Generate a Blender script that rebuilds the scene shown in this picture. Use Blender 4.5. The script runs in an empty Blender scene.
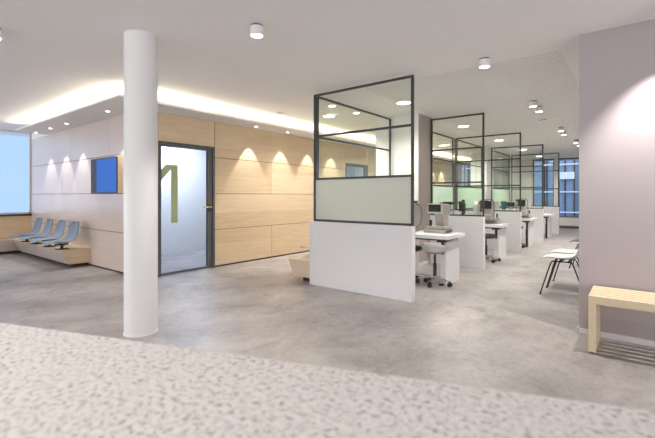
import bpy, bmesh, math, random
from mathutils import Vector, Matrix
random.seed(7)
S = bpy.context.scene
COL = S.collection
PI = math.pi

# ------------------------------------------------------------------ materials
def mat(name):
    m = bpy.data.materials.new(name); m.use_nodes = True
    nt = m.node_tree; nt.nodes.clear()
    out = nt.nodes.new('ShaderNodeOutputMaterial')
    return m, nt, out

def principled(name, color, rough=.5, metal=0, spec=.5, coat=0, coat_r=.2, noise=0, nscale=6, bump=0, bscale=60):
    m, nt, out = mat(name)
    b = nt.nodes.new('ShaderNodeBsdfPrincipled')
    b.inputs['Base Color'].default_value = (*color, 1)
    b.inputs['Roughness'].default_value = rough
    b.inputs['Metallic'].default_value = metal
    b.inputs['Specular IOR Level'].default_value = spec
    b.inputs['Coat Weight'].default_value = coat
    b.inputs['Coat Roughness'].default_value = coat_r
    tc = nt.nodes.new('ShaderNodeTexCoord')
    n = nt.nodes.new('ShaderNodeTexNoise'); n.inputs['Scale'].default_value = nscale; n.inputs['Detail'].default_value = 3
    nt.links.new(tc.outputs['Object'], n.inputs['Vector'])
    mx = nt.nodes.new('ShaderNodeMix'); mx.data_type = 'RGBA'
    k = 1 - max(noise, .01)
    mx.inputs['A'].default_value = (*[c*k for c in color], 1)
    mx.inputs['B'].default_value = (*[min(1, c*(2-k)) for c in color], 1)
    nt.links.new(n.outputs['Fac'], mx.inputs['Factor'])
    nt.links.new(mx.outputs['Result'], b.inputs['Base Color'])
    if bump:
        n2 = nt.nodes.new('ShaderNodeTexNoise'); n2.inputs['Scale'].default_value = bscale
        nt.links.new(tc.outputs['Object'], n2.inputs['Vector'])
        bp = nt.nodes.new('ShaderNodeBump'); bp.inputs['Strength'].default_value = bump; bp.inputs['Distance'].default_value = .01
        nt.links.new(n2.outputs['Fac'], bp.inputs['Height']); nt.links.new(bp.outputs['Normal'], b.inputs['Normal'])
    nt.links.new(b.outputs[0], out.inputs[0])
    return m

def emission(name, color, strength):
    m, nt, out = mat(name)
    e = nt.nodes.new('ShaderNodeEmission'); e.inputs[0].default_value = (*color, 1); e.inputs[1].default_value = strength
    nt.links.new(e.outputs[0], out.inputs[0]); return m

def glass(name, tint, refl=.9):
    m, nt, out = mat(name)
    t = nt.nodes.new('ShaderNodeBsdfTransparent'); t.inputs[0].default_value = (*tint, 1)
    g = nt.nodes.new('ShaderNodeBsdfGlossy'); g.inputs['Roughness'].default_value = .02
    lw = nt.nodes.new('ShaderNodeLayerWeight'); lw.inputs[0].default_value = .5
    pw = nt.nodes.new('ShaderNodeMath'); pw.operation = 'POWER'; pw.inputs[1].default_value = 4.5
    nt.links.new(lw.outputs['Facing'], pw.inputs[0])
    mu = nt.nodes.new('ShaderNodeMath'); mu.operation = 'MULTIPLY_ADD'; mu.inputs[1].default_value = refl*.6; mu.inputs[2].default_value = .03*refl
    nt.links.new(pw.outputs[0], mu.inputs[0])
    mx = nt.nodes.new('ShaderNodeMixShader')
    nt.links.new(mu.outputs[0], mx.inputs[0]); nt.links.new(t.outputs[0], mx.inputs[1]); nt.links.new(g.outputs[0], mx.inputs[2])
    nt.links.new(mx.outputs[0], out.inputs[0]); return m

def frosted(name, color, clear=.12):
    m, nt, out = mat(name)
    d = nt.nodes.new('ShaderNodeBsdfDiffuse'); d.inputs[0].default_value = (*color, 1)
    t = nt.nodes.new('ShaderNodeBsdfTranslucent'); t.inputs[0].default_value = (*color, 1)
    tr = nt.nodes.new('ShaderNodeBsdfTransparent'); tr.inputs[0].default_value = (*color, 1)
    a = nt.nodes.new('ShaderNodeMixShader'); a.inputs[0].default_value = .45
    b = nt.nodes.new('ShaderNodeMixShader'); b.inputs[0].default_value = clear
    nt.links.new(d.outputs[0], a.inputs[1]); nt.links.new(t.outputs[0], a.inputs[2])
    nt.links.new(a.outputs[0], b.inputs[1]); nt.links.new(tr.outputs[0], b.inputs[2])
    nt.links.new(b.outputs[0], out.inputs[0]); return m

def wood(name, c1, c2, axis='x', rough=.42, coat=.25, island=.35):
    """pale veneer: long grain along one axis, each veneer sheet (mesh island) a slightly different tone"""
    m, nt, out = mat(name)
    b = nt.nodes.new('ShaderNodeBsdfPrincipled')
    tc = nt.nodes.new('ShaderNodeTexCoord'); geo = nt.nodes.new('ShaderNodeNewGeometry')
    mp = nt.nodes.new('ShaderNodeMapping')
    sc = {'x': (1.2, 14, 22), 'y': (14, 1.2, 22), 'h': (1.6, 1.6, 22)}[axis]
    mp.inputs['Scale'].default_value = sc
    nt.links.new(tc.outputs['Object'], mp.inputs['Vector'])
    add = nt.nodes.new('ShaderNodeVectorMath'); add.operation = 'ADD'
    cmb = nt.nodes.new('ShaderNodeCombineXYZ')
    mul = nt.nodes.new('ShaderNodeMath'); mul.operation = 'MULTIPLY'; mul.inputs[1].default_value = 37
    nt.links.new(geo.outputs['Random Per Island'], mul.inputs[0])
    for i in range(3): nt.links.new(mul.outputs[0], cmb.inputs[i])
    nt.links.new(mp.outputs[0], add.inputs[0]); nt.links.new(cmb.outputs[0], add.inputs[1])
    n = nt.nodes.new('ShaderNodeTexNoise'); n.inputs['Scale'].default_value = 1.3; n.inputs['Detail'].default_value = 6; n.inputs['Distortion'].default_value = .6
    nt.links.new(add.outputs[0], n.inputs['Vector'])
    n2 = nt.nodes.new('ShaderNodeTexNoise'); n2.inputs['Scale'].default_value = 1.1; n2.inputs['Detail'].default_value = 2
    nt.links.new(tc.outputs['Object'], n2.inputs['Vector'])
    # factor = grain*.55 + island*island + broad*.2
    def math_(op, a, bb):
        q = nt.nodes.new('ShaderNodeMath'); q.operation = op
        for i, v in enumerate((a, bb)):
            if isinstance(v, (int, float)): q.inputs[i].default_value = v
            else: nt.links.new(v, q.inputs[i])
        return q.outputs[0]
    f = math_('ADD', math_('MULTIPLY', n.outputs['Fac'], .7), math_('MULTIPLY', geo.outputs['Random Per Island'], island))
    f = math_('ADD', f, math_('MULTIPLY', n2.outputs['Fac'], .25))
    f = math_('SUBTRACT', f, .15)
    mx = nt.nodes.new('ShaderNodeMix'); mx.data_type = 'RGBA'; mx.clamp_factor = True
    mx.inputs['A'].default_value = (*c1, 1); mx.inputs['B'].default_value = (*c2, 1)
    nt.links.new(f, mx.inputs['Factor']); nt.links.new(mx.outputs['Result'], b.inputs['Base Color'])
    b.inputs['Roughness'].default_value = rough
    b.inputs['Coat Weight'].default_value = coat; b.inputs['Coat Roughness'].default_value = .25
    nt.links.new(b.outputs[0], out.inputs[0]); return m

def concrete(name):
    m, nt, out = mat(name)
    b = nt.nodes.new('ShaderNodeBsdfPrincipled')
    tc = nt.nodes.new('ShaderNodeTexCoord')
    mp = nt.nodes.new('ShaderNodeMapping'); mp.inputs['Scale'].default_value = (1, .8, 1); mp.inputs['Rotation'].default_value = (0, 0, .5)
    nt.links.new(tc.outputs['Object'], mp.inputs[0])
    def noise(sc, det, dist=0, rough=.6):
        n = nt.nodes.new('ShaderNodeTexNoise'); n.inputs['Scale'].default_value = sc; n.inputs['Detail'].default_value = det
        n.inputs['Distortion'].default_value = dist; n.inputs['Roughness'].default_value = rough
        nt.links.new(mp.outputs[0], n.inputs['Vector']); return n.outputs['Fac']
    def ramp(fac, stops):
        r = nt.nodes.new('ShaderNodeValToRGB'); nt.links.new(fac, r.inputs[0])
        el = r.color_ramp.elements
        el[0].position, el[0].color = stops[0][0], (*stops[0][1], 1)
        el[1].position, el[1].color = stops[-1][0], (*stops[-1][1], 1)
        for p, c in stops[1:-1]:
            e = el.new(p); e.color = (*c, 1)
        return r.outputs[0]
    base = ramp(noise(.8, 10, .3, .66), [(.3, (.25, .228, .222)), (.5, (.345, .318, .308)), (.7, (.45, .418, .402))])
    veins = ramp(noise(2.3, 12, .35, .74), [(.38, (.74, .73, .72)), (.48, (.95, .95, .95)), (.66, (1.16, 1.16, 1.15))])
    fine = ramp(noise(26, 6, .6, .7), [(.28, (.78, .78, .78)), (.5, (1, 1, 1)), (.8, (1.12, 1.12, 1.12))])
    prev = base
    for o, fac in ((veins, 1.0), (fine, 1.0)):
        mx = nt.nodes.new('ShaderNodeMix'); mx.data_type = 'RGBA'; mx.blend_type = 'MULTIPLY'; mx.inputs['Factor'].default_value = fac
        nt.links.new(prev, mx.inputs['A']); nt.links.new(o, mx.inputs['B']); prev = mx.outputs['Result']
    nt.links.new(prev, b.inputs['Base Color'])
    rr = nt.nodes.new('ShaderNodeMapRange'); rr.inputs['To Min'].default_value = .30; rr.inputs['To Max'].default_value = .55
    nt.links.new(noise(3, 6, 1), rr.inputs['Value']); nt.links.new(rr.outputs[0], b.inputs['Roughness'])
    bp = nt.nodes.new('ShaderNodeBump'); bp.inputs['Strength'].default_value = .12; bp.inputs['Distance'].default_value = .01
    nt.links.new(noise(14, 6), bp.inputs['Height']); nt.links.new(bp.outputs[0], b.inputs['Normal'])
    b.inputs['Specular IOR Level'].default_value = .5
    nt.links.new(b.outputs[0], out.inputs[0]); return m

def ceiling_mat(name):
    """white paint with a perforated acoustic field over the aisle"""
    m, nt, out = mat(name)
    b = nt.nodes.new('ShaderNodeBsdfPrincipled'); b.inputs['Roughness'].default_value = .8
    tc = nt.nodes.new('ShaderNodeTexCoord'); sp = nt.nodes.new('ShaderNodeSeparateXYZ')
    nt.links.new(tc.outputs['Object'], sp.inputs[0])
    def M(op, a, bb=0.0, c=None):
        q = nt.nodes.new('ShaderNodeMath'); q.operation = op
        for i, v in enumerate((a, bb) + ((c,) if c is not None else ())):
            if isinstance(v, (int, float)): q.inputs[i].default_value = v
            else: nt.links.new(v, q.inputs[i])
        return q.outputs[0]
    P = .026
    fx = M('SUBTRACT', M('FRACT', M('DIVIDE', sp.outputs[0], P)), .5)
    fy = M('SUBTRACT', M('FRACT', M('DIVIDE', sp.outputs[1], P)), .5)
    r = M('SQRT', M('ADD', M('MULTIPLY', fx, fx), M('MULTIPLY', fy, fy)))
    dot = M('LESS_THAN', r, .20)
    inx = M('MULTIPLY', M('GREATER_THAN', sp.outputs[0], -3.0), M('LESS_THAN', sp.outputs[0], -.636))
    iny = M('MULTIPLY', M('GREATER_THAN', sp.outputs[1], 4.6), M('LESS_THAN', sp.outputs[1], 17.2))
    f = M('MULTIPLY', dot, M('MULTIPLY', inx, iny))
    mx = nt.nodes.new('ShaderNodeMix'); mx.data_type = 'RGBA'
    mx.inputs['A'].default_value = (.87, .86, .855, 1); mx.inputs['B'].default_value = (.27, .26, .25, 1)
    nt.links.new(f, mx.inputs['Factor']); nt.links.new(mx.outputs['Result'], b.inputs['Base Color'])
    nt.links.new(b.outputs[0], out.inputs[0]); return m

def stone(name):
    """pale agglomerate worktop: soft grey-brown chips in a creamy binder"""
    m, nt, out = mat(name)
    b = nt.nodes.new('ShaderNodeBsdfPrincipled'); b.inputs['Roughness'].default_value = .6
    tc = nt.nodes.new('ShaderNodeTexCoord')
    n = nt.nodes.new('ShaderNodeTexNoise'); n.inputs['Scale'].default_value = 125; n.inputs['Detail'].default_value = 3; n.inputs['Distortion'].default_value = .4
    nt.links.new(tc.outputs['Object'], n.inputs['Vector'])
    r = nt.nodes.new('ShaderNodeValToRGB'); nt.links.new(n.outputs['Fac'], r.inputs[0])
    el = r.color_ramp.elements
    el[0].position = .30; el[0].color = (.42, .37, .35, 1); el[1].position = .58; el[1].color = (.90, .86, .83, 1)
    e = el.new(.45); e.color = (.78, .73, .70, 1)
    nt.links.new(r.outputs[0], b.inputs['Base Color'])
    bp = nt.nodes.new('ShaderNodeBump'); bp.inputs['Strength'].default_value = .35; bp.inputs['Distance'].default_value = .002
    nt.links.new(n.outputs['Fac'], bp.inputs['Height']); nt.links.new(bp.outputs[0], b.inputs['Normal'])
    nt.links.new(b.outputs[0], out.inputs[0]); return m

M = {}
M['floor'] = concrete('polished_concrete')
M['ceiling'] = ceiling_mat('ceiling_paint')
M['white_wall'] = principled('white_paint', (.80, .79, .78), .7, noise=.02)
M['white'] = principled('white_laminate', (.77, .765, .79), .45, noise=.015)
M['column'] = principled('column_paint', (.80, .80, .81), .6, noise=.02)
M['taupe'] = principled('taupe_paint', (.43, .385, .40), .75, noise=.02)
M['taupe_warm'] = principled('warm_taupe_paint', (.50, .44, .41), .75, noise=.02)
M['wood'] = wood('birch_veneer', (.52, .37, .22), (.80, .645, .455), 'h', island=.42)
M['wood_pale'] = wood('whitened_birch', (.60, .50, .45), (.74, .65, .60), 'h', rough=.3, coat=.6, island=.2)  # same birch veneer with cool window light and glare mixed into its colour
M['benchwood'] = wood('ash_wood', (.66, .52, .34), (.82, .69, .50), 'x', rough=.5, coat=.1, island=.25)
M['benchside'] = wood('plywood_bench', (.66, .52, .38), (.78, .66, .52), 'h', rough=.5, coat=.1, island=.1)
M['dark'] = principled('dark_gap', (.06, .04, .03), .8)
M['frame'] = principled('black_steel', (.035, .037, .045), .4, noise=.1)
M['doorframe'] = principled('anthracite_steel', (.10, .10, .105), .4, noise=.05)
M['black'] = principled('black_plastic', (.025, .025, .028), .45, noise=.1)
M['blackrod'] = principled('black_metal_rod', (.02, .02, .02), .35, noise=.1)
M['chrome'] = principled('chrome', (.75, .75, .76), .15, metal=1)
M['bronze'] = principled('dark_bronze', (.06, .05, .035), .35, metal=.3)
M['brass'] = principled('brass', (.55, .42, .22), .3, metal=1)
M['grey_plastic'] = principled('warm_grey_plastic', (.46, .43, .40), .45, noise=.03)
M['lightgrey'] = principled('light_grey_plastic', (.66, .64, .62), .45, noise=.03)
M['screen_off'] = principled('dark_screen', (.03, .035, .035), .15)
M['blue_shell'] = principled('grey_blue_shell', (.16, .21, .27), .45, noise=.04)
M['white_shell'] = principled('white_shell', (.62, .62, .62), .45, noise=.02)
M['grey_shell'] = principled('dark_grey_shell', (.10, .11, .11), .45, noise=.04)
M['teal'] = principled('teal_plastic', (.03, .16, .17), .4)
M['green'] = principled('olive_green_vinyl', (.40, .46, .24), .6)
M['glass'] = glass('clear_glass', (.965, .985, .96), .8)
M['doorglass'] = glass('door_glass', (.97, .98, .985), .5)
M['outglass'] = glass('window_glass', (.95, .97, 1), .6)
M['frost_grey'] = frosted('frosted_glass', (.77, .79, .74), .06)
M['frost_green'] = frosted('green_frosted_glass', (.80, .92, .84), .15)
M['disc'] = emission('lamp_disc', (1, .95, .86), 6)
M['led'] = emission('led_strip_light', (1, .87, .66), 26)
M['tv'] = emission('blue_screen_picture', (.06, .16, .52), .62)  # window reflection on the black screen, built in as a blue glow
M['stone'] = stone('agglomerate_stone')
M['building'] = principled('blue_facade', (.20, .30, .48), .3, noise=.3, nscale=.6)
M['building_light'] = principled('pale_facade', (.55, .68, .88), .5, noise=.1)
M['pavement'] = principled('pavement_grey', (.3, .32, .35), .8, noise=.1)

# ------------------------------------------------------------------ mesh helpers
class MB:
    def __init__(s): s.bm = bmesh.new()
    def _add(s, vs, fs):
        v = [s.bm.verts.new(p) for p in vs]
        for f in fs: s.bm.faces.new([v[i] for i in f])
        return v
    def box(s, x0, x1, y0, y1, z0, z1, bev=0):
        b2 = bmesh.new() if bev else s.bm
        vs = [(x, y, z) for z in (z0, z1) for y in (y0, y1) for x in (x0, x1)]
        v = [b2.verts.new(p) for p in vs]
        for f in ((0,2,3,1),(4,5,7,6),(0,1,5,4),(2,6,7,3),(0,4,6,2),(1,3,7,5)): b2.faces.new([v[i] for i in f])
        if bev:
            bmesh.ops.bevel(b2, geom=list(b2.edges), offset=bev, segments=2, affect='EDGES', profile=.7)
            me = bpy.data.meshes.new('tmp'); b2.to_mesh(me); b2.free(); s.bm.from_mesh(me); bpy.data.meshes.remove(me)
        return s
    def prism(s, pts, axis, a0, a1):
        """extrude a 2D polygon along an axis; pts are the other two coords in xyz order"""
        n = len(pts)
        def P(p, a):
            return {'x': (a, p[0], p[1]), 'y': (p[0], a, p[1]), 'z': (p[0], p[1], a)}[axis]
        s._add([P(p, a0) for p in pts] + [P(p, a1) for p in pts],
               [tuple(range(n))] + [tuple(range(2*n-1, n-1, -1))] + [(i, (i+1) % n, (i+1) % n + n, i+n) for i in range(n)])
        return s
    def lathe(s, prof, c=(0, 0, 0), n=24):
        """prof: list of (radius, z)"""
        rings = []
        for r, z in prof:
            if r < 1e-6: rings.append([s.bm.verts.new((c[0], c[1], c[2]+z))])
            else: rings.append([s.bm.verts.new((c[0]+r*math.cos(2*PI*i/n), c[1]+r*math.sin(2*PI*i/n), c[2]+z)) for i in range(n)])
        for a, b in zip(rings, rings[1:]):
            for i in range(n):
                j = (i+1) % n
                if len(a) == 1 and len(b) == 1: continue
                if len(a) == 1: s.bm.faces.new((a[0], b[j], b[i]))
                elif len(b) == 1: s.bm.faces.new((a[i], a[j], b[0]))
                else: s.bm.faces.new((a[i], a[j], b[j], b[i]))
        return s
    def cyl(s, x, y, z0, z1, r, r2=None, n=24):
        r2 = r if r2 is None else r2
        return s.lathe([(0, z0), (r, z0), (r2, z1), (0, z1)], (x, y, 0), n)
    def tube(s, pts, r, n=8, smooth=0):
        pts = [Vector(p) for p in pts]
        for _ in range(smooth):
            q = [pts[0]]
            for a, b in zip(pts, pts[1:]): q += [a*.75+b*.25, a*.25+b*.75]
            q.append(pts[-1]); pts = q
        rings = []; up = None
        for i, p in enumerate(pts):
            d = (pts[min(i+1, len(pts)-1)] - pts[max(i-1, 0)]).normalized()
            if up is None: up = Vector((0, 0, 1)) if abs(d.z) < .9 else Vector((1, 0, 0))
            a = d.cross(up).normalized(); up = a.cross(d).normalized()
            rings.append([s.bm.verts.new(p + a*r*math.cos(2*PI*k/n) + up*r*math.sin(2*PI*k/n)) for k in range(n)])
        for a, b in zip(rings, rings[1:]):
            for i in range(n): s.bm.faces.new((a[i], a[(i+1) % n], b[(i+1) % n], b[i]))
        s.bm.faces.new(rings[0][::-1]); s.bm.faces.new(rings[-1]); return s
    def cylx(s, c, d, r, length, n=16):
        c = Vector(c); d = Vector(d).normalized()
        return s.tube([c - d*length/2, c + d*length/2], r, n)
    def build(s, name, m, parent=None, smooth=False):
        bmesh.ops.recalc_face_normals(s.bm, faces=list(s.bm.faces))
        me = bpy.data.meshes.new(name); s.bm.to_mesh(me); s.bm.free()
        me.materials.append(m)
        if smooth:
            for p in me.polygons: p.use_smooth = True
            try: me.set_sharp_from_angle(angle=math.radians(38))
            except Exception: pass
        o = bpy.data.objects.new(name, me); COL.objects.link(o)
        if parent: o.parent = parent
        return o

def thing(name, label, cat, loc=(0, 0, 0), rz=0, group=None):
    o = bpy.data.objects.new(name, None); COL.objects.link(o); o.empty_display_size = .1
    o.location = loc; o.rotation_euler = (0, 0, rz); o['label'] = label; o['category'] = cat
    if group: o['group'] = group
    return o
def tag(o, label, cat, group=None):
    o['label'] = label; o['category'] = cat
    if group: o['group'] = group
    return o
def struct(o):
    o['kind'] = 'structure'; return o
def copy_tree(src, loc, rz, label, group=None):
    r = src.copy(); COL.objects.link(r); r.location = loc; r.rotation_euler = (0, 0, rz); r['label'] = label
    if group: r['group'] = group
    def rec(a, b):
        for ch in [c for c in bpy.data.objects if c.parent == a]:
            k = ch.copy(); COL.objects.link(k); k.parent = b; rec(ch, k)
    rec(src, r)
    return r

# ------------------------------------------------------------------ room shell (metres; camera above the origin)
CH = 2.72          # ceiling height
WX = -5.855        # veneered wall beside the cubicles
VY = 2.98          # veneered wall behind the seats
LX = -11.0         # window wall on the left
FY = 17.8          # window wall at the far end
struct(MB().box(-12, 5, -5, 19, -.2, 0).build('floor', M['floor']))
struct(MB().box(-12, 5, -5, 19, CH, CH+.2).build('ceiling', M['ceiling']))

def strips(mb, kind, pos, u0, u1, z0, z1, t):
    """one panel = flush veneer sheets"""
    h = z1-z0; cuts = [z0]
    k = random.choice((1, 2, 2, 3))
    for i in range(1, k): cuts.append(z0 + h*(i/k + random.uniform(-.08, .08)))
    cuts.append(z1)
    for a, b in zip(cuts, cuts[1:]):
        if kind == 'x': mb.box(pos, pos+t, u0, u1, a, b)
        else: mb.box(u0, u1, pos, pos+t, a, b)
ROWS = [(.03, .654), (.663, 1.287), (1.296, 1.919), (1.928, 2.548)]
# wall W (faces +x)
mb = MB(); g = .006
D1 = (3.215, 4.25, 2.106); D2 = (8.19, 9.225, 2.09)
WEND = 16.6
cuts_by_row = [[VY+.0, 4.25, 5.62, 7.0, 8.19, 9.225, 10.6, 12.0, 13.4, 14.8, WEND],
               [VY+.0, 4.25, 6.9, 8.19, 9.225, 10.6, 12.7, 14.8, WEND],
               [VY+.0, 4.25, 5.62, 7.0, 8.19, 9.225, 10.6, 12.0, 13.4, 14.8, WEND],
               [VY+.0, 4.255, 7.0, 9.8, 12.6, WEND]]
for (z0, z1), cs in zip(ROWS, cuts_by_row):
    for a, b in zip(cs, cs[1:]):
        segs = [(a, b, z0, z1)]
        for dy0, dy1, dz in (D1, D2):
            nw = []
            for (p, q, r, s_) in segs:
                if q <= dy0 or p >= dy1 or r >= dz: nw.append((p, q, r, s_)); continue
                if p < dy0: nw.append((p, dy0, r, s_))
                if q > dy1: nw.append((dy1, q, r, s_))
                if s_ > dz: nw.append((max(p, dy0), min(q, dy1), dz, s_))
            segs = nw
        for p, q, r, s_ in segs:
            if q-p > .02: strips(mb, 'x', WX-.018, p+g/2, q-g/2, r, s_, .018)
wallW = struct(mb.build('wall_back', M['wood']))
mb = MB()   # carcass behind the panels, seen only in the joints
for a, b, z0, z1 in ((VY+.1, D1[0], 0, 2.6), (D1[0], D1[1], D1[2], 2.6), (D1[1], D2[0], 0, 2.6), (D2[0], D2[1], D2[2], 2.6), (D2[1], WEND, 0, 2.6)):
    mb.box(WX-.10, WX-.019, a, b, z0, z1)
o = struct(mb.build('trim_1', M['dark'])); 
struct(MB().box(WX-.10, WX, VY+.0, WEND, 2.6, CH).build('trim_2', M['white_wall']))
# wall V (faces -y)
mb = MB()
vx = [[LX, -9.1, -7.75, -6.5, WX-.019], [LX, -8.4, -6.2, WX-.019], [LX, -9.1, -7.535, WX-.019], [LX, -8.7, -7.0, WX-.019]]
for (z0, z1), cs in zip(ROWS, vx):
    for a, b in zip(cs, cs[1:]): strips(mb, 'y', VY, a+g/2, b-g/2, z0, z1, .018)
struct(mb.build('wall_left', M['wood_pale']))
struct(MB().box(LX, WX-.101, VY+.019, VY+.10, 0, 2.548).build('trim_3', M['dark']))
struct(MB().box(LX, WX-.101, VY, VY+.10, 2.5485, CH).build('trim_4', M['white_wall']))
# rooms behind the glass doors
mb = MB()
mb.box(-8.2, -8.1, VY+.1, 12, 0, CH); mb.box(-8.1, WX-.1, 6.6, 6.7, 0, CH); mb.box(-8.1, WX-.1, 11.9, 12, 0, CH)
struct(mb.build('wall_rooms', M['white_wall']))
# window wall left: veneer parapet, sill, window
struct(MB().box(LX-.12, LX, -4.5, VY, 0, .80).build('wall_window_side', M['wood']))
w = struct(MB().box(LX-.16, LX+.03, -4.5, VY, .80, .84).build('trim_5', M['dark']))
mb = MB()
for y in (-4.5, -2.1, .35, VY-.03): mb.box(LX-.09, LX-.03, y, y+.05, .84, CH)
mb.box(LX-.09, LX-.03, -4.5, VY, .84, .88); mb.box(LX-.09, LX-.03, -4.5, VY, CH-.04, CH)
win = struct(mb.build('window_1', M['lightgrey']))
pn = MB().box(LX-.065, LX-.055, -4.45, VY-.03, .88, CH-.04).build('pane', M['outglass'], win)
# far end: white parapet, two windows, post
mb = MB(); mb.box(-8.2, 5, FY, FY+.15, 0, .42); mb.box(-2.66, -2.52, FY-.05, FY+.15, .42, CH); mb.box(-5.0, -3.42, FY, FY+.15, .42, CH)
struct(mb.build('wall_far', M['white_wall']))
struct(MB().box(-8.2, 5, FY-.012, FY, 0, .10).build('baseboard_far', M['doorframe']))  # dark strip standing in for the shadow line along the wall's foot
def far_window(n, x0, x1, bars):
    mb = MB()
    for x in bars: mb.box(x-.02, x+.02, FY+.04, FY+.09, .42, CH)
    mb.box(x0, x0+.04, FY+.03, FY+.10, .42, CH); mb.box(x1-.04, x1, FY+.03, FY+.10, .42, CH)
    mb.box(x0, x1, FY+.03, FY+.10, .42, .46); mb.box(x0, x1, FY+.03, FY+.10, CH-.05, CH)
    f = struct(mb.build('window_%d' % n, M['doorframe']))
    MB().box(x0+.04, x1-.04, FY+.06, FY+.07, .46, CH-.05).build('pane', M['outglass'], f)
far_window(2, -3.42, -2.66, (-3.05,)); far_window(3, -2.52, -.2, (-1.3,)); far_window(4, -8.1, -5.0, (-6.2, -7.1))
# taupe pier wall on the right, and the wall the waiting chairs back on to
struct(MB().box(-.438, 5, 4.27, 4.50, 0, CH).build('wall_right', M['taupe']))
struct(MB().box(-.2, -.05, 4.50, FY, 0, CH).build('wall_aisle', M['white_wall']))
struct(MB().box(-.445, 5, 4.255, 4.27, 0, .05).build('baseboard_right', M['white']))
struct(MB().box(-.452, -.438, 4.255, 4.50, 0, .05).build('baseboard_pier', M['white']))
# pillars between cubicles
struct(MB().box(-3.95, -3.085, 6.545, 7.16, 0, CH).build('wall_pillar_near', M['taupe_warm']))
struct(MB().box(-3.95, -3.085, 6.52, 6.545, 0, CH).build('wall_pillar_front', M['white_wall']))
struct(MB().box(-3.95, -3.50, 11.93, 12.6, 0, CH).build('wall_pillar_far', M['white_wall']))
struct(MB().box(-3.70, -3.07, 6.505, 6.52, 0, .06).box(-3.085, -3.07, 6.52, 6.93, 0, .06).build('baseboard_pillar', M['white']))
# round column
o = MB().lathe([(0, 0), (.147, 0), (.147, .012), (.142, .014), (.142, CH), (0, CH)], (-3.605, 1.812, 0), 64).build('round_column', M['column'], smooth=True)
tag(o, 'round white column standing on the concrete floor in front of the wood wall', 'column')

# soffit with light cove
SX_, SY_ = -5.33, 2.386
pl = [(-9.83, SY_), (SX_, SY_), (SX_, WEND), (WX, WEND), (WX, VY), (-9.95, VY)]
mb = MB(); mb.prism(pl, 'z', 2.55, 2.563)
mb.box(-9.83, SX_, SY_, SY_+.012, 2.563, 2.575); mb.box(SX_-.012, SX_, SY_+.012, WEND, 2.563, 2.575)
soffit = struct(mb.build('ceiling_soffit', M['white_wall']))
led = MB().box(-9.78, SX_-.09, SY_+.09, SY_+.11, 2.564, 2.574).build('led_strip', M['led'])
tag(led, 'warm light strip glowing above the ceiling soffit over the blue seats', 'light strip')
led = MB().box(SX_-.11, SX_-.09, SY_+.12, WEND-.05, 2.564, 2.574).build('led_strip', M['led'])
tag(led, 'long warm light strip glowing above the soffit over the wood wall with the doors', 'light strip')

# doors in the wood wall
def door(n, y0, y1, z1, mark):
    fr = MB(); w = .045
    fr.box(WX-.09, WX+.012, y0, y0+w-.02, 0, z1); fr.box(WX-.09, WX+.012, y1-w, y1, 0, z1); fr.box(WX-.09, WX+.012, y0+w-.02, y1-w, z1-.035, z1)
    d = struct(fr.build('door_%d' % n, M['doorframe']))
    a, b = y0+w-.015, y1-w-.005
    lf = MB(); X0, X1 = WX-.05, WX-.005
    lf.box(X0, X1, a, a+.02, .01, z1-.04); lf.box(X0, X1, b-.09, b, .01, z1-.04)
    lf.box(X0, X1, a+.02, b-.09, z1-.075, z1-.04); lf.box(X0, X1, a+.02, b-.09, .01, .04)
    l = lf.build('door_leaf', M['doorframe'], d)
    MB().box(WX-.032, WX-.024, a+.02, b-.09, .04, z1-.075).build('pane', M['doorglass'], l)
    MB().box(X1, X1+.012, b-.085, b-.01, .98, 1.10, .003).build('lock_plate', M['bronze'], l); h = MB()
    h.tube([(X1+.01, b-.04, 1.06), (X1+.05, b-.045, 1.06), (X1+.055, b-.07, 1.06), (X1+.055, b-.20, 1.06)], .013, 8)
    h.build('door_handle', M['brass'], l)
    if mark:
        Y = lambda px: (lambda u: (.618*u+.786)/(.786*u-.618)*(WX-.02))((px-327.5)/397.5)
        yR, yL = Y(177.7), Y(171.2); zt = 1.25+31/397.5*6.36; zb = 1.25-26.8/397.5*6.36
        pts = [(yL, zb), (yR, zb), (yR, zt), (yL-.09, zt), (yL-.27, zt-.20), (yL-.27, zt-.36), (yL, zt-.07)]
        MB().prism([(p[0], p[1]) for p in pts], 'x', WX-.024, WX-.021).build('door_numeral', M['green'], l)
door(1, *D1, True); door(2, *D2, False)
# bit of plinth shadow gap is left by the panels starting above the floor

# ------------------------------------------------------------------ lighting fixtures
def spot(loc, energy, half_deg, blend=.3, color=(1, .945, .88), parent=None, r=.03):
    l = bpy.data.lights.new('spot', 'SPOT'); l.energy = energy; l.spot_size = math.radians(2*half_deg); l.spot_blend = blend
    l.color = color; l.shadow_soft_size = r
    o = bpy.data.objects.new('lamp_beam', l); COL.objects.link(o); o.location = loc
    if parent: o.parent = parent
    return o

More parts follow.
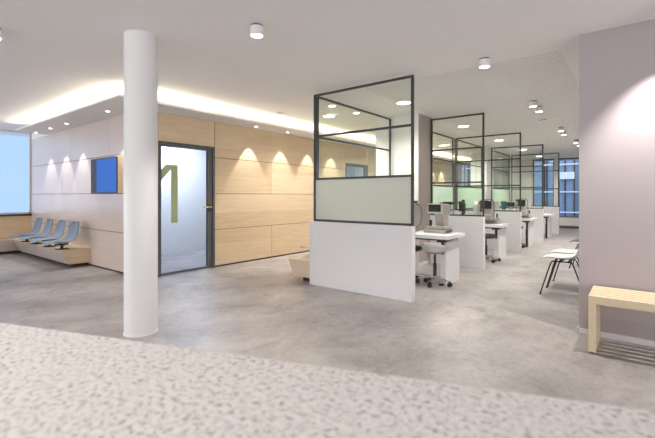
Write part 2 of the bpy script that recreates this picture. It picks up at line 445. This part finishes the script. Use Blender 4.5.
def downlight(name, loc, label, group):   # recessed small spot in the soffit
    t = thing(name, label, 'ceiling light', loc, 0, group)
    MB().lathe([(.028, -.001), (.045, -.001), (.045, -.005), (.030, -.004), (.028, -.001)], n=24).build('trim_ring', M['white'], t)
    MB().cyl(0, 0, -.0035, -.0005, .028).build('lens', M['disc'], t)
    return t
sp_names = ['nearest the blue window', 'second from the blue window', 'third from the blue window', 'just above the wall screen']
for i, x in enumerate((-9.72, -8.89, -8.08, -6.42)):
    t = downlight('recessed_spotlight', (x, 2.71, 2.55), 'small recessed spotlight in the soffit over the seats, ' + sp_names[i], 'recessed spots in the soffit')
    spot((0, 0, -.01), 36, 29, .25, parent=t, r=.012)
nm = ['nearest the first glass door', 'second after the first glass door', 'seen beside the black frame of the first screen', 'fourth along, seen through the glass screen', 'fifth along, seen through the glass screen']
for i in range(12):
    y = 5.02 + .85*i
    if 8.0 < y < 9.4: continue
    lab = 'small recessed spotlight over the wood wall, ' + (nm[i] if i < 4 else 'further along behind the glass screens')
    t = downlight('recessed_spotlight', (-5.65, y, 2.55), lab, 'recessed spots in the soffit' if i < 4 else 'recessed spots in the soffit further along')
    spot((0, 0, -.01), 40, 29, .25, parent=t, r=.012)

def surface_light(loc, label, e, half=48):
    t = thing('ceiling_spotlight', label, 'ceiling light', loc, 0, 'surface mounted ceiling spotlights')
    MB().lathe([(0, 0), (.050, 0), (.050, -.012), (0, -.012)], n=32).build('mounting_plate', M['black'], t, True)
    MB().lathe([(.0, -.012), (.058, -.012), (.060, -.016), (.060, -.085), (.052, -.088), (.050, -.080), (0, -.080)], n=40).build('housing', M['white'], t, True)
    MB().cyl(0, 0, -.0875, -.081, .049, n=32).build('lens', M['disc'], t)
    spot((0, 0, -.10), e, half, .5, parent=t, r=.05)
    return t
SE = 68
surface_light((-2.60, 2.32, CH), 'white cylinder spotlight on the ceiling nearest the column', SE)
surface_light((-1.31, 4.39, CH), 'white cylinder spotlight on the ceiling above the aisle, nearest the camera', SE)
surface_light((-1.30, 6.80, CH), 'white cylinder spotlight, larger one of the nearest pair over the aisle', SE)
surface_light((-1.30, 7.28, CH), 'white cylinder spotlight, smaller one of the nearest pair over the aisle', SE)
surface_light((-1.33, 9.75, CH), 'white cylinder spotlight, nearer one of the second pair over the aisle', SE)
surface_light((-1.36, 10.4, CH), 'white cylinder spotlight, farther one of the second pair over the aisle', SE)
surface_light((-1.32, 12.2, CH), 'white cylinder spotlight, nearer one of the last pair beside the taupe wall', SE)
surface_light((-1.32, 12.9, CH), 'white cylinder spotlight, farther one of the last pair beside the taupe wall', SE)
surface_light((-4.44, .93, CH), 'white cylinder spotlight on the ceiling at the left edge, left of the column', SE)
surface_light((-.9, -.45, CH), 'white cylinder spotlight on the ceiling above the stone reception counter', 24, 60)  # this and the next: unseen spots added to brighten the counter
surface_light((-2.0, -.9, CH), 'white cylinder spotlight on the ceiling above the left end of the stone counter', 24, 60)
# the one just outside the frame that washes the taupe wall and the slatted bench
t = thing('ceiling_spotlight', 'white cylinder spotlight on the ceiling close to the taupe wall above the bench', 'ceiling light', (.17, 3.96, CH))
MB().lathe([(0, 0), (.060, 0), (.060, -.085), (0, -.085)], n=32).build('housing', M['white'], t, True)
spot((0, 0, -.09), 92, 42, .6, parent=t, r=.006)

def disc_light(loc, label, e):
    t = thing('recessed_ceiling_light', label, 'ceiling light', loc, 0, 'round recessed ceiling lights')
    MB().lathe([(.105, 0), (.125, 0), (.125, -.006), (.105, -.004), (.105, 0)], n=40).build('trim_ring', M['white'], t)
    MB().cyl(0, 0, -.004, -.0005, .105, n=40).build('diffuser', M['disc'], t)
    spot((0, 0, -.02), e, 75, .6, parent=t, r=.1)
dl = ['over the nearest desk', 'over the second desk', 'over the third desk', 'over the fourth desk', 'at the far end of the desk row']
for k in range(5):
    disc_light((-2.93, 5.67+2.7*k, CH), 'round white recessed ceiling light ' + dl[k], 62)
dl = ['behind the nearest glass screen', 'behind the second glass screen', 'behind the third glass screen', 'behind the fourth glass screen']
for k in range(4):
    disc_light((-4.5, 5.77+2.7*k, CH), 'round white recessed ceiling light in the passage ' + dl[k], 90)
for i, (x, y) in enumerate(((-3.95, 5.15), (-3.95, 5.85))):
    t = thing('recessed_spotlight', 'small recessed ceiling spot seen through the top pane of the nearest screen, ' + ('left one' if i == 0 else 'right one'), 'ceiling light', (x, y, CH))
    MB().lathe([(.055, 0), (.068, 0), (.068, -.005), (.055, -.004), (.055, 0)], n=32).build('trim_ring', M['white'], t)
    MB().cyl(0, 0, -.004, -.0005, .055, n=32).build('lens', M['disc'], t)
t = thing('ceiling_vent', 'narrow dark air vent in the perforated ceiling between the spotlight pairs', 'vent', (-1.38, 8.57, CH))
MB().box(-.17, .17, -.05, .05, -.004, 0).build('vent_frame', M['ceiling'], t)
MB().box(-.15, -.02, -.022, .022, -.006, -.004).build('slot', M['black'], t)
t = thing('smoke_detector', 'small flat white detector on the ceiling above the glowing soffit', 'detector', (-5.0, 5.0, CH))
MB().lathe([(0, 0), (.05, 0), (.05, -.015), (.035, -.03), (0, -.03)], n=24).build('cover', M['white'], t, True)

# unseen bluish panels added to light the rooms behind the doors
for i, y in enumerate((4.6, 9.2)):
    t = thing('ceiling_panel_light', 'square ceiling light inside the room behind the %s glass door' % ('first' if i == 0 else 'second'), 'ceiling light', (-7.2, y, CH))
    MB().box(-.3, .3, -.3, .3, -.03, 0, .005).build('housing', M['white'], t)
    l = bpy.data.lights.new('panel', 'AREA'); l.energy = 45; l.size = .55; l.color = (.66, .78, 1)
    o = bpy.data.objects.new('lamp_beam', l); COL.objects.link(o); o.location = (0, 0, -.035); o.parent = t

# ------------------------------------------------------------------ cubicles
Z0, Z1 = .895, 2.68
def frame_bars(mb, along, pos, a0, a1, z0, z1, bars, w=.027, d=.03):
    def bx(u0, u1, p0, p1, q0, q1):
        if along == 'x': mb.box(u0, u1, p0, p1, q0, q1)
        else: mb.box(p0, p1, u0, u1, q0, q1)
    bx(a0, a0+w, pos-d/2, pos+d/2, z0, z1); bx(a1-w, a1, pos-d/2, pos+d/2, z0, z1)
    for z in [z0, z1-w] + [b-w/2 for b in bars]:
        bx(a0+w, a1-w, pos-d/2, pos+d/2, z, z+w)
def screen(along, pos, a0, a1, label, low_label, frost_mat, wall=True, wt=.09, wa=(0, 0)):
    t = thing('glass_screen', label, 'partition', ((a0+a1)/2, pos, 0) if along == 'x' else (pos, (a0+a1)/2, 0), 0, 'black framed glass screens')
    c = (a0+a1)/2; h = (a1-a0)/2
    if along == 'x': MB().box(-h-wa[0], h+wa[1], -wt/2, wt/2, 0, Z0, .002).build('low_wall', M['white'], t)
    else: MB().box(-wt/2, wt/2, -h-wa[0], h+wa[1], 0, Z0, .002).build('low_wall', M['white'], t)
    mb = MB(); frame_bars(mb, along, 0, -h, h, Z0, Z1, (2.09, 1.49)); mb.build('frame', M['frame'], t)
    e = .03
    for z0, z1, m in ((Z0+e, 1.475, frost_mat), (1.505, 2.075, M['glass']), (2.105, Z1-e, M['glass'])):
        mb = MB()
        if along == 'x': mb.box(-h+e, h-e, -.004, .004, z0, z1)
        else: mb.box(-.004, .004, -h+e, h-e, z0, z1)
        mb.build('glass_pane', m, t)
    return t
XL, XR = -3.63, -2.10
YS = [4.315, 7.02, 9.70, 12.32, 15.05]
nth = ['nearest', 'second', 'third', 'fourth', 'fifth and farthest']
for i, y in enumerate(YS):
    xl = {0: XL+.0, 1: -3.065, 3: -3.48}.get(i, XL+.06)
    screen('x', y, xl, XR, '%s black-framed glass screen standing across the desk row on a white low wall' % nth[i],
           None, M['frost_grey'] if i == 0 else M['glass'], wa=(.05 if i == 0 else 0, .0))
bk = [(4.375, 6.50, 'behind the nearest desk, up to the pillar'), (7.18, 9.64, 'behind the second desk, beyond the pillar'),
      (9.76, 11.91, 'behind the third desk'), (12.62, 15.0, 'behind the fourth desk')]
for a, b, s_ in bk:
    screen('y', XL, a, b, 'green-frosted glass screen along the passage ' + s_, None, M['frost_green'])

# ---- desks
def make_desk(loc, label, low):
    t = thing('desk', label, 'desk', loc, 0, 'white height adjustable desks')
    MB().box(-1.35, 0.0, 0, .67, .65, .70, .003).build('tabletop', M['white'], t)
    MB().box(-.10, -.07, .10, .62, 0, .60, .002).build('side_panel', M['white'], t)
    mb = MB(); mb.box(-1.28, -.06, .09, .13, .622, .65); mb.box(-1.28, -.06, .50, .54, .622, .65); mb.box(-.20, -.12, .09, .54, .60, .622)
    mb.build('under_frame', M['black'], t)
    for x in (-.132, -1.2):
        l = MB(); l.box(x-.018, x+.018, .127, .163, .42, .60)
        lo = l.build('leg', M['black'], t)
        MB().box(x-.026, x+.026, .12, .172, .022, .43, .003).build('leg_sleeve', low, lo)
        MB().box(x-.026, x+.026, .06, .52, 0, .022).build('foot', M['black'], lo)
    MB().box(-.16, -.10, .16, .30, .50, .62, .008).build('control_box', M['black'], t)
    return t
DY = [5.26, 7.90, 10.55, 13.15]
dn = ['white desk with a side panel in the nearest cubicle, two grey eye instruments on it', 'white desk with a side panel in the second cubicle from the camera',
      'white desk with a side panel in the third cubicle from the camera', 'white empty looking desk with black leg in the farthest cubicle']
d0 = make_desk((-2.05, DY[0], 0), dn[0], M['white']); copy_tree(d0, (-2.05, DY[1], 0), 0, dn[1])
d1 = make_desk((-2.05, DY[2], 0), dn[2], M['black']); copy_tree(d1, (-2.05, DY[3], 0), 0, dn[3])

# ---- eye instruments
def headrest(mb, y, z0, z1, w):
    mb.tube([(-w, y, z0), (-w, y, z1-.06), (-w*.75, y, z1-.01), (0, y, z1), (w*.75, y, z1-.01), (w, y, z1-.06), (w, y, z0)], .007, 8, 1)
def make_refractor(loc, rz, label, rest):
    t = thing('eye_instrument', label, 'eye instrument', loc, rz); t.scale = (1.1, 1.05, 1.05)
    b = MB(); b.box(-.15, .15, -.17, .17, .004, .05, .006); b.box(-.125, .14, -.14, .15, .058, .095, .01)
    base = b.build('base', M['grey_plastic'], t)
    MB().box(-.11, .11, -.13, .14, .05, .058).box(.1505, .152, -.12, .10, .012, .043).build('base_gap', M['black'], base)
    c = MB(); c.box(-.03, .095, -.05, .12, .095, .26, .012); c.box(-.035, .11, -.085, .16, .24, .41, .025); c.box(-.02, .075, -.09, .0, .17, .26, .01)
    c.build('body', M['grey_plastic'], t)
    m = MB(); m.box(-.115, .095, -.125, -.085, .275, .42, .012); mo = m.build('monitor', M['lightgrey'], t)
    MB().box(-.098, .078, -.128, -.124, .30, .402).build('display', M['screen_off'], mo)
    j = MB(); j.cyl(-.085, -.07, .095, .17, .013, .018, 12); j.cyl(-.085, -.07, .17, .185, .018, .008, 12); j.build('joystick', M['black'], t, True)
    MB().box(-.055, .10, .16, .20, .28, .43, .012).box(.02, .15, .10, .20, .40, .44, .008).build('eyepiece', M['black'], t)
    if not rest: return t
    h = MB(); headrest(h, .26, .06, .46, .12); h.box(-.12, .12, .17, .27, .03, .06, .004); h.build('headrest', M['doorframe'], t, True)
    MB().box(-.05, .05, .235, .275, .16, .18, .006).build('chin_rest', M['lightgrey'], t)
    return t
r0 = make_refractor((-2.39, 5.76, .70), 0, 'grey tabletop eye instrument with a tilted dark screen on the nearest desk', False)
r1 = make_refractor((-2.37, 8.38, .70), PI, 'grey eye instrument on the second desk, its dark eyepiece and headrest facing the camera', True)
copy_tree(r1, (-2.29, 10.95, .70), PI, 'grey eye instrument with a wire headrest at the aisle end of the third desk')

t = thing('eye_instrument', 'tall grey eye instrument with a hanging cable, half hidden by the nearest screen frame', 'eye instrument', (-2.87, 5.78, .70), 0)
MB().box(-.11, .12, -.15, .15, .004, .06, .008).build('base', M['grey_plastic'], t)
MB().box(-.05, .10, -.08, .10, .06, .40, .02).box(-.06, .11, -.11, .12, .30, .44, .02).build('body', M['grey_plastic'], t)
MB().box(-.03, .09, -.05, .08, .44, .475, .006).build('top_cap', M['black'], t)
MB().tube([(.10, -.02, .42), (.16, -.02, .42), (.20, -.02, .34), (.21, -.02, .2), (.17, -.02, .10), (.10, -.02, .05)], .006, 8, 2).build('cable', M['doorframe'], t, True)

t = thing('slit_lamp', 'black microscope-like slit lamp with a wire headrest on the second desk, seen through glass', 'eye instrument', (-2.93, 8.28, .70), 0)
MB().box(-.12, .12, -.12, .14, .004, .04, .006).build('base', M['black'], t)
MB().cyl(0, .03, .04, .22, .03, .025, 16).box(-.05, .05, -.06, .10, .20, .40, .02).box(-.035, .035, -.12, .02, .36, .44, .015).cyl(.0, .08, .15, .47, .03, .03, 16).build('microscope', M['black'], t, True)
h = MB(); headrest(h, -.18, .03, .42, .12); h.build('headrest', M['doorframe'], t, True)
MB().box(-.05, .05, -.20, -.15, .20, .23, .008).build('chin_rest', M['white'], t)

t = thing('eye_instrument', 'slim pale grey instrument between the slit lamp and the grey instrument on the second desk', 'eye instrument', (-2.66, 8.34, .70), 0)
MB().box(-.07, .07, -.13, .13, .004, .05, .008).build('base', M['grey_plastic'], t)
MB().prism([(-.06, .05), (.07, .05), (.09, .40), (.02, .44), (-.05, .36)], 'x', -.035, .045).build('body', M['lightgrey'], t)
MB().tube([(.045, .05, .40), (.08, .05, .43), (.095, .05, .36), (.09, .05, .22)], .014, 8, 2).build('arm', M['black'], t, True)

t = thing('organiser_box', 'low white box on the third desk carrying the teal cup and a small screen', 'box', (-2.66, 10.86, .70), 0)
MB().box(-.17, .17, -.14, .14, 0, .20, .006).build('case', M['white'], t)
MB().box(-.16, .16, -.144, -.14, .03, .17).build('drawer', M['lightgrey'], t)
t = thing('cup', 'dark teal cup standing on the white box on the third desk', 'cup', (-2.75, 10.83, .9005), 0)
MB().lathe([(0, 0), (.05, 0), (.07, .21), (.063, .21), (.045, .01), (0, .01)], n=24).build('body', M['teal'], t, True)
t = thing('small_monitor', 'small grey monitor beside the teal cup in the third cubicle', 'monitor', (-2.585, 10.83, .9005), 0)
MB().box(-.06, .06, -.05, .05, 0, .03, .004).cyl(0, 0, .03, .08, .02).build('stand', M['grey_plastic'], t)
mo = MB().box(-.10, .11, -.03, .02, .06, .20, .01).build('housing', M['grey_plastic'], t)
MB().box(-.085, .095, -.034, -.03, .08, .185).build('display', M['screen_off'], mo)

# ---- task stools
def star_base(t, hub=.08, r=.24, rz=0):
    mb = MB(); mb.cyl(0, 0, hub-.02, hub+.04, .03)
    for k in range(5):
        a = rz + 2*PI*k/5; c, s_ = math.cos(a), math.sin(a)
        mb.tube([(0, 0, hub+.02), (.5*r*c, .5*r*s_, hub+.015), (r*c, r*s_, hub-.005)], .013, 8)
    mb.build('star_base', M['chrome'], t, True)
    for k in range(5):
        a = rz + 2*PI*k/5; c, s_ = math.cos(a), math.sin(a)
        w = MB(); d = (-s_, c, 0)
        w.cylx((r*c - .014*s_, r*s_ + .014*c, .03), d, .03, .018); w.cylx((r*c + .014*s_, r*s_ - .014*c, .03), d, .03, .018)
        w.cyl(r*c, r*s_, .03, .075, .012, n=10)
        w.build('castor', M['black'], t, True)
def make_stool(loc, rz, label):
    t = thing('swivel_stool', label, 'stool', loc, rz, 'black swivel stools')
    MB().lathe([(0, .44), (.14, .445), (.18, .46), (.19, .485), (.18, .51), (.13, .52), (0, .522)], n=32).build('seat', M['black'], t, True)
    MB().cyl(0, 0, .10, .30, .025).cyl(0, 0, .28, .45, .015).build('gas_column', M['black'], t, True)
    star_base(t, rz=.3)
    return t
s0 = make_stool((-2.67, 5.34, 0), 0, 'black swivel stool behind the nearest white low wall')
copy_tree(s0, (-2.33, 7.90, 0), .2, 'black swivel stool pushed under the second desk')
copy_tree(s0, (-2.42, 10.52, 0), .5, 'black swivel stool pushed under the third desk')
t = thing('swivel_chair', 'white low-backed swivel chair on chrome castor base at the nearest desk', 'chair', (-2.29, 5.38, 0), .0)
mb = MB(); n = 32; rings = []
prof = [(0, .455), (.10, .452), (.145, .468), (.158, .50)]
for j, (r, z) in enumerate(prof[1:] + [(.175, .555), (.19, .60)]):
    ring = []
    for i in range(n):
        a = 2*PI*i/n; back = max(0, -math.sin(a)) ** .6     # the low back faces the camera
        zz = z if j < 3 else .50 + (z-.50)*max(.12, back)
        ring.append(mb.bm.verts.new((r*math.cos(a)*1.02, r*math.sin(a), zz)))
    rings.append(ring)
c0 = mb.bm.verts.new((0, 0, .455))
for i in range(n): mb.bm.faces.new((c0, rings[0][(i+1) % n], rings[0][i]))
for a, b in zip(rings, rings[1:]):
    for i in range(n): mb.bm.faces.new((a[i], a[(i+1) % n], b[(i+1) % n], b[i]))
sh = mb.build('seat_shell', M['white_shell'], t, True)
md = sh.modifiers.new('sol', 'SOLIDIFY'); md.thickness = .014; md.offset = 1
MB().lathe([(0, .44), (.08, .435), (.12, .445), (.13, .455), (0, .4515)], n=32).build('seat_pan', M['grey_plastic'], t, True)
MB().cyl(0, 0, .10, .30, .025).cyl(0, 0, .28, .44, .015).build('gas_column', M['black'], t, True)
star_base(t, rz=-PI/2+.12)

# ------------------------------------------------------------------ shell seats
def shell_mesh():
    prof = [(.262, -.022, .150), (.235, -.004, .205), (.15, .006, .222), (.03, -.006, .226), (-.08, .002, .224), (-.150, .045, .218),
            (-.194, .11, .208), (-.222, .18, .198), (-.242, .27, .185), (-.257, .335, .160), (-.264, .362, .105)]
    n = 9; bm = bmesh.new(); rows = []
    for k, (f, z, w) in enumerate(prof):
        row = []
        back = max(0, min(1, (z-.02)/.12))
        for i in range(n):
            s_ = -1 + 2*i/(n-1); e = abs(s_)**2.4
            x = w*s_
            ff = f + back*.045*e; zz = z + (1-back)*(.032 if 1 < k else .010)*e
            row.append(bm.verts.new((x, -ff, zz)))
        rows.append(row)
    for a, b in zip(rows, rows[1:]):
        for i in range(n-1): bm.faces.new((a[i], a[i+1], b[i+1], b[i]))
    me = bpy.data.meshes.new('seat_shell'); bm.to_mesh(me); bm.free()
    for p in me.polygons: p.use_smooth = True
    return me
def shell_obj(m, parent, z):
    me = shell_mesh(); me.materials.append(m)
    o = bpy.data.objects.new('seat_shell', me); COL.objects.link(o); o.parent = parent; o.location = (0, 0, z)
    a = o.modifiers.new('sol', 'SOLIDIFY'); a.thickness = .010; a.offset = -1 if False else 0
    b = o.modifiers.new('sub', 'SUBSURF'); b.levels = 2; b.render_levels = 2
    return o
def make_bench_seat(m, loc, rz, label, group):
    t = thing('bucket_chair', label, 'seat', loc, rz, group)
    t['category'] = 'chair'
    shell_obj(m, t, .115)
    mb = MB(); mb.box(-.08, .08, -.09, .09, 0, .012, .003); mb.cyl(0, 0, .012, .075, .03, .022, 16)
    mb.box(-.10, .10, -.015, .015, .075, .098); mb.box(-.015, .015, -.10, .10, .075, .098)
    mb.build('mount', M['black'], t)
    return t
# benches: L-shaped run on the left, shorter one behind the glass screen
def bench_profile(face): return face
t = thing('wall_bench', 'low wooden bench with slanted front under the four blue-grey seats', 'bench', (0, 0, 0))
BX0, BX1 = LX+.47, -7.77
yb = VY-.003
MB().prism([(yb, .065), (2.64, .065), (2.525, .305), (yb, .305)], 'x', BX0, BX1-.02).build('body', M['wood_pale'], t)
MB().prism([(yb, .063), (2.64, .063), (2.523, .307), (yb, .307)], 'x', BX1-.02, BX1).build('end_panel', M['wood'], t)
MB().box(BX0, BX1-.02, 2.523, yb, .3055, .318).build('seat_board', M['wood'], t)
MB().box(BX0, BX1-.10, 2.72, yb, 0, .064).build('plinth', M['dark'], t)
t = thing('wall_bench', 'low wooden bench with slanted front along the parapet below the window', 'bench', (0, 0, 0))
xb = LX+.003
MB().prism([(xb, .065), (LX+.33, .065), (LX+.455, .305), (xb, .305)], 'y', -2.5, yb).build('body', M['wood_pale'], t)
MB().box(xb, LX+.455, -2.5, yb, .3055, .318).build('seat_board', M['wood'], t)
MB().box(xb, LX+.25, -2.4, yb, 0, .064).build('plinth', M['dark'], t)
lb = ['closest to the round column', 'second from the column', 'third from the column', 'nearest the window']
b0 = None
for i, x in enumerate((-7.97, -8.61, -9.27, -9.90)):
    l = 'blue-grey shell seat on the wooden bench, ' + lb[i]
    if b0 is None: b0 = make_bench_seat(M['blue_shell'], (x, 2.60, .3185), 0, l, 'blue-grey shell seats on the bench')
    else: copy_tree(b0, (x, 2.60, .3185), 0, l)
t = thing('wall_bench', 'pale wooden bench end sticking out left of the nearest glass screen', 'bench', (0, 0, 0))
bx = -3.70
MB().prism([(bx, .07), (-4.04, .07), (-4.155, .30), (bx, .30)], 'y', 4.33, 6.45).build('body', M['benchside'], t)
MB().box(-4.155, bx, 4.33, 6.45, .3005, .312).build('seat_board', M['benchside'], t)
MB().box(-3.93, bx, 4.42, 6.40, 0, .069).build('plinth', M['dark'], t)
make_bench_seat(M['white_shell'], (-4.03, 4.90, .3125), -PI/2, 'white shell seat on the bench just left of the nearest glass screen', None)

# waiting chairs by the taupe wall
def make_chair(m, loc, rz, label, group):
    t = thing('shell_chair', label, 'chair', loc, rz, group)
    shell_obj(m, t, .452)
    for s_ in (-1, 1):
        f = MB(); f.tube([(s_*.17, -.12, .425), (s_*.17, .10, .425)], .008); f.build('side_rail', M['blackrod'], t, True)
        for fy, ty in ((-.24, -.12), (.25, .10)):
            l = MB(); l.tube([(s_*.10, ty*.6, .428), (s_*.165, ty, .422), (s_*.19, ty+(fy-ty)*.15, .375), (s_*.225, fy, .012)], .0085, 10, 1)
            lo = l.build('leg', M['blackrod'], t, True)
            MB().cyl(s_*.225, fy, 0, .014, .013, n=12).build('foot_cap', M['blackrod'], lo)
    MB().box(-.16, .16, -.035, -.005, .425, .438).box(-.16, .16, .055, .085, .425, .438).build('seat_frame', M['blackrod'], t)
    return t
c0 = make_chair(M['white_shell'], (-.76, 5.89, 0), -PI/2, 'white shell chair with black rod legs, nearer of two beside the taupe wall', 'white shell chairs in the aisle')
copy_tree(c0, (-.76, 6.43, 0), -PI/2, 'white shell chair with black rod legs, behind the nearer white one')
make_chair(M['grey_shell'], (-.72, 8.22, 0), -PI/2, 'dark grey shell chair farther down the aisle behind the white chairs', None)

# ------------------------------------------------------------------ slatted bench on the right
t = thing('slatted_bench', 'pale wooden slatted bench standing against the taupe wall', 'bench', (0, 0, 0))
x0, x1, y0, y1, zt = -.325, 1.35, 3.785, 4.235, .455
n = 6; gap = .022; rail = .052
sw = ((y1-y0) - (n-1)*gap)/n
for i in range(n):
    a = y0 + i*(sw+gap)
    MB().box(x0, x1, a, a+sw, zt-(rail if i in (0, n-1) else .03), zt, .0015).build('slat', M['benchwood'], t)
for a, b in ((x0, x0+rail), (x1-rail, x1)):
    for i in range(n):                                   # every slat has its own upright at each end
        c = y0 + i*(sw+gap)
        MB().box(a, b, c, c+sw, .008, zt-(rail if i in (0, n-1) else .03)-.0005, .0015).build('leg', M['benchwood'], t)
    MB().box(a+.012, b-.012, y0+.01, y1-.01, .0, .0075).build('foot_pad', M['black'], t)
mb = MB(); mb.box(x0+rail, x1-rail, y0+.001, y0+.03, zt-rail-.012, zt-rail-.001); mb.build('front_rail', M['benchwood'], t)

# ------------------------------------------------------------------ wall screen
t = thing('wall_screen', 'flat screen with blue picture in a wood-sided box on the pale wood wall', 'television', (0, 0, 0))
MB().box(-7.53, -6.53, 2.915, 2.977, 1.298, 1.905).build('cabinet', M['wood'], t)
bz = MB().box(-7.53, -6.545, 2.900, 2.9145, 1.298, 1.885).build('bezel', M['black'], t)
MB().box(-7.29, -6.56, 2.897, 2.8995, 1.315, 1.865).build('display', M['tv'], t)

# ------------------------------------------------------------------ reception counter in front of the camera
H = 1.25; f = 397.5
def cam2w(X, d): return Vector((.786*X - .618*d, .618*X + .786*d))
def edge_pt(px, py, z): 
    d = (H-z)*f/(py-196); return cam2w((px-327.5)/f*d, d)
zt = 1.0
A = edge_pt(0, 322, zt); B = edge_pt(655, 410, zt)
dr = (B-A).normalized(); nrm = Vector((dr.y, -dr.x))     # towards the camera
if nrm.dot(-A) < 0: nrm = -nrm
A2 = A - dr*.9; B2 = B + dr*.5
C_ = B2 + nrm*.46; D_ = A2 + nrm*.46
t = thing('reception_counter', 'speckled pale stone counter top filling the foreground', 'counter', (0, 0, 0))
mb = MB(); mb.prism([tuple(A2), tuple(B2), tuple(C_), tuple(D_)], 'z', zt-.04, zt)
o = mb.build('countertop', M['stone'], t)
bv = o.modifiers.new('bev', 'BEVEL'); bv.width = .003; bv.segments = 2
q = [A2+nrm*.03+dr*.03, B2+nrm*.03-dr*.03, C_-nrm*.06-dr*.03, D_-nrm*.06+dr*.03]
MB().prism([tuple(p) for p in q], 'z', 0, zt-.041).build('counter_body', M['white'], t)

# ------------------------------------------------------------------ street outside the far windows
tag(MB().box(-20, 12, 19.2, 26, -.25, -.05).build('pavement', M['pavement']), 'grey pavement outside the far window', 'pavement')
t = thing('office_building', 'blue glass office building across the street beyond the far windows', 'building', (0, 26, 0))
MB().box(-14, 8, 0, 4, -.05, 8).build('facade', M['building'], t)
mb = MB()
x = -14.0
while x < 8:
    w_ = random.choice((.04, .06, .12)); mb.box(x, x+w_, -.12, 0, 0, 8); x += random.uniform(.2, .6)
mb.build('mullions', M['dark'], t)
mb = MB()
for z in (.3, 1.45, 3.0, 4.4): mb.box(-14, 8, -.16, -.12, z, z+.07)
for k in range(7):
    xx = -13 + k*3.1; mb.box(xx, xx+random.uniform(.4, 1.1), -.2, -.16, random.choice((.5, 1.6, 2.2)), random.choice((2.6, 3.0)))
mb.build('balcony_panels', M['building_light'], t)

# ------------------------------------------------------------------ world, camera
w = bpy.data.worlds.new('sky'); S.world = w; w.use_nodes = True
nt = w.node_tree; bg = nt.nodes['Background']
# sky raised to near white behind the reception as added fill, dimmer blue elsewhere
tc = nt.nodes.new('ShaderNodeTexCoord'); dt = nt.nodes.new('ShaderNodeVectorMath'); dt.operation = 'DOT_PRODUCT'
dt.inputs[1].default_value = (.35, -.93, .05)
nt.links.new(tc.outputs['Generated'], dt.inputs[0])
mr = nt.nodes.new('ShaderNodeMapRange'); mr.inputs['From Min'].default_value = -.1; mr.inputs['From Max'].default_value = .75
nt.links.new(dt.outputs['Value'], mr.inputs['Value'])
mx = nt.nodes.new('ShaderNodeMix'); mx.data_type = 'RGBA'
mx.inputs['A'].default_value = (.28, .40, .60, 1); mx.inputs['B'].default_value = (1.38, 1.34, 1.32, 1)
nt.links.new(mr.outputs[0], mx.inputs['Factor']); nt.links.new(mx.outputs['Result'], bg.inputs[0])
bg.inputs[1].default_value = 1.0

cam = bpy.data.cameras.new('camera'); co = bpy.data.objects.new('camera', cam); COL.objects.link(co)
co.location = (0, 0, H); co.rotation_euler = (PI/2, 0, math.atan2(312.5, 397.5))
cam.sensor_width = 36; cam.sensor_fit = 'HORIZONTAL'; cam.lens = 36*f/655
cam.shift_y = -(219-196)/655; cam.shift_x = 0
cam.clip_start = .05; cam.clip_end = 200
cam.dof.use_dof = True; cam.dof.focus_distance = 4.5; cam.dof.aperture_fstop = 5.0
S.camera = co
S.view_settings.view_transform = 'Standard'; S.view_settings.look = 'None'
S.view_settings.gamma = 1; S.view_settings.use_curve_mapping = False
S.view_settings.exposure = .95
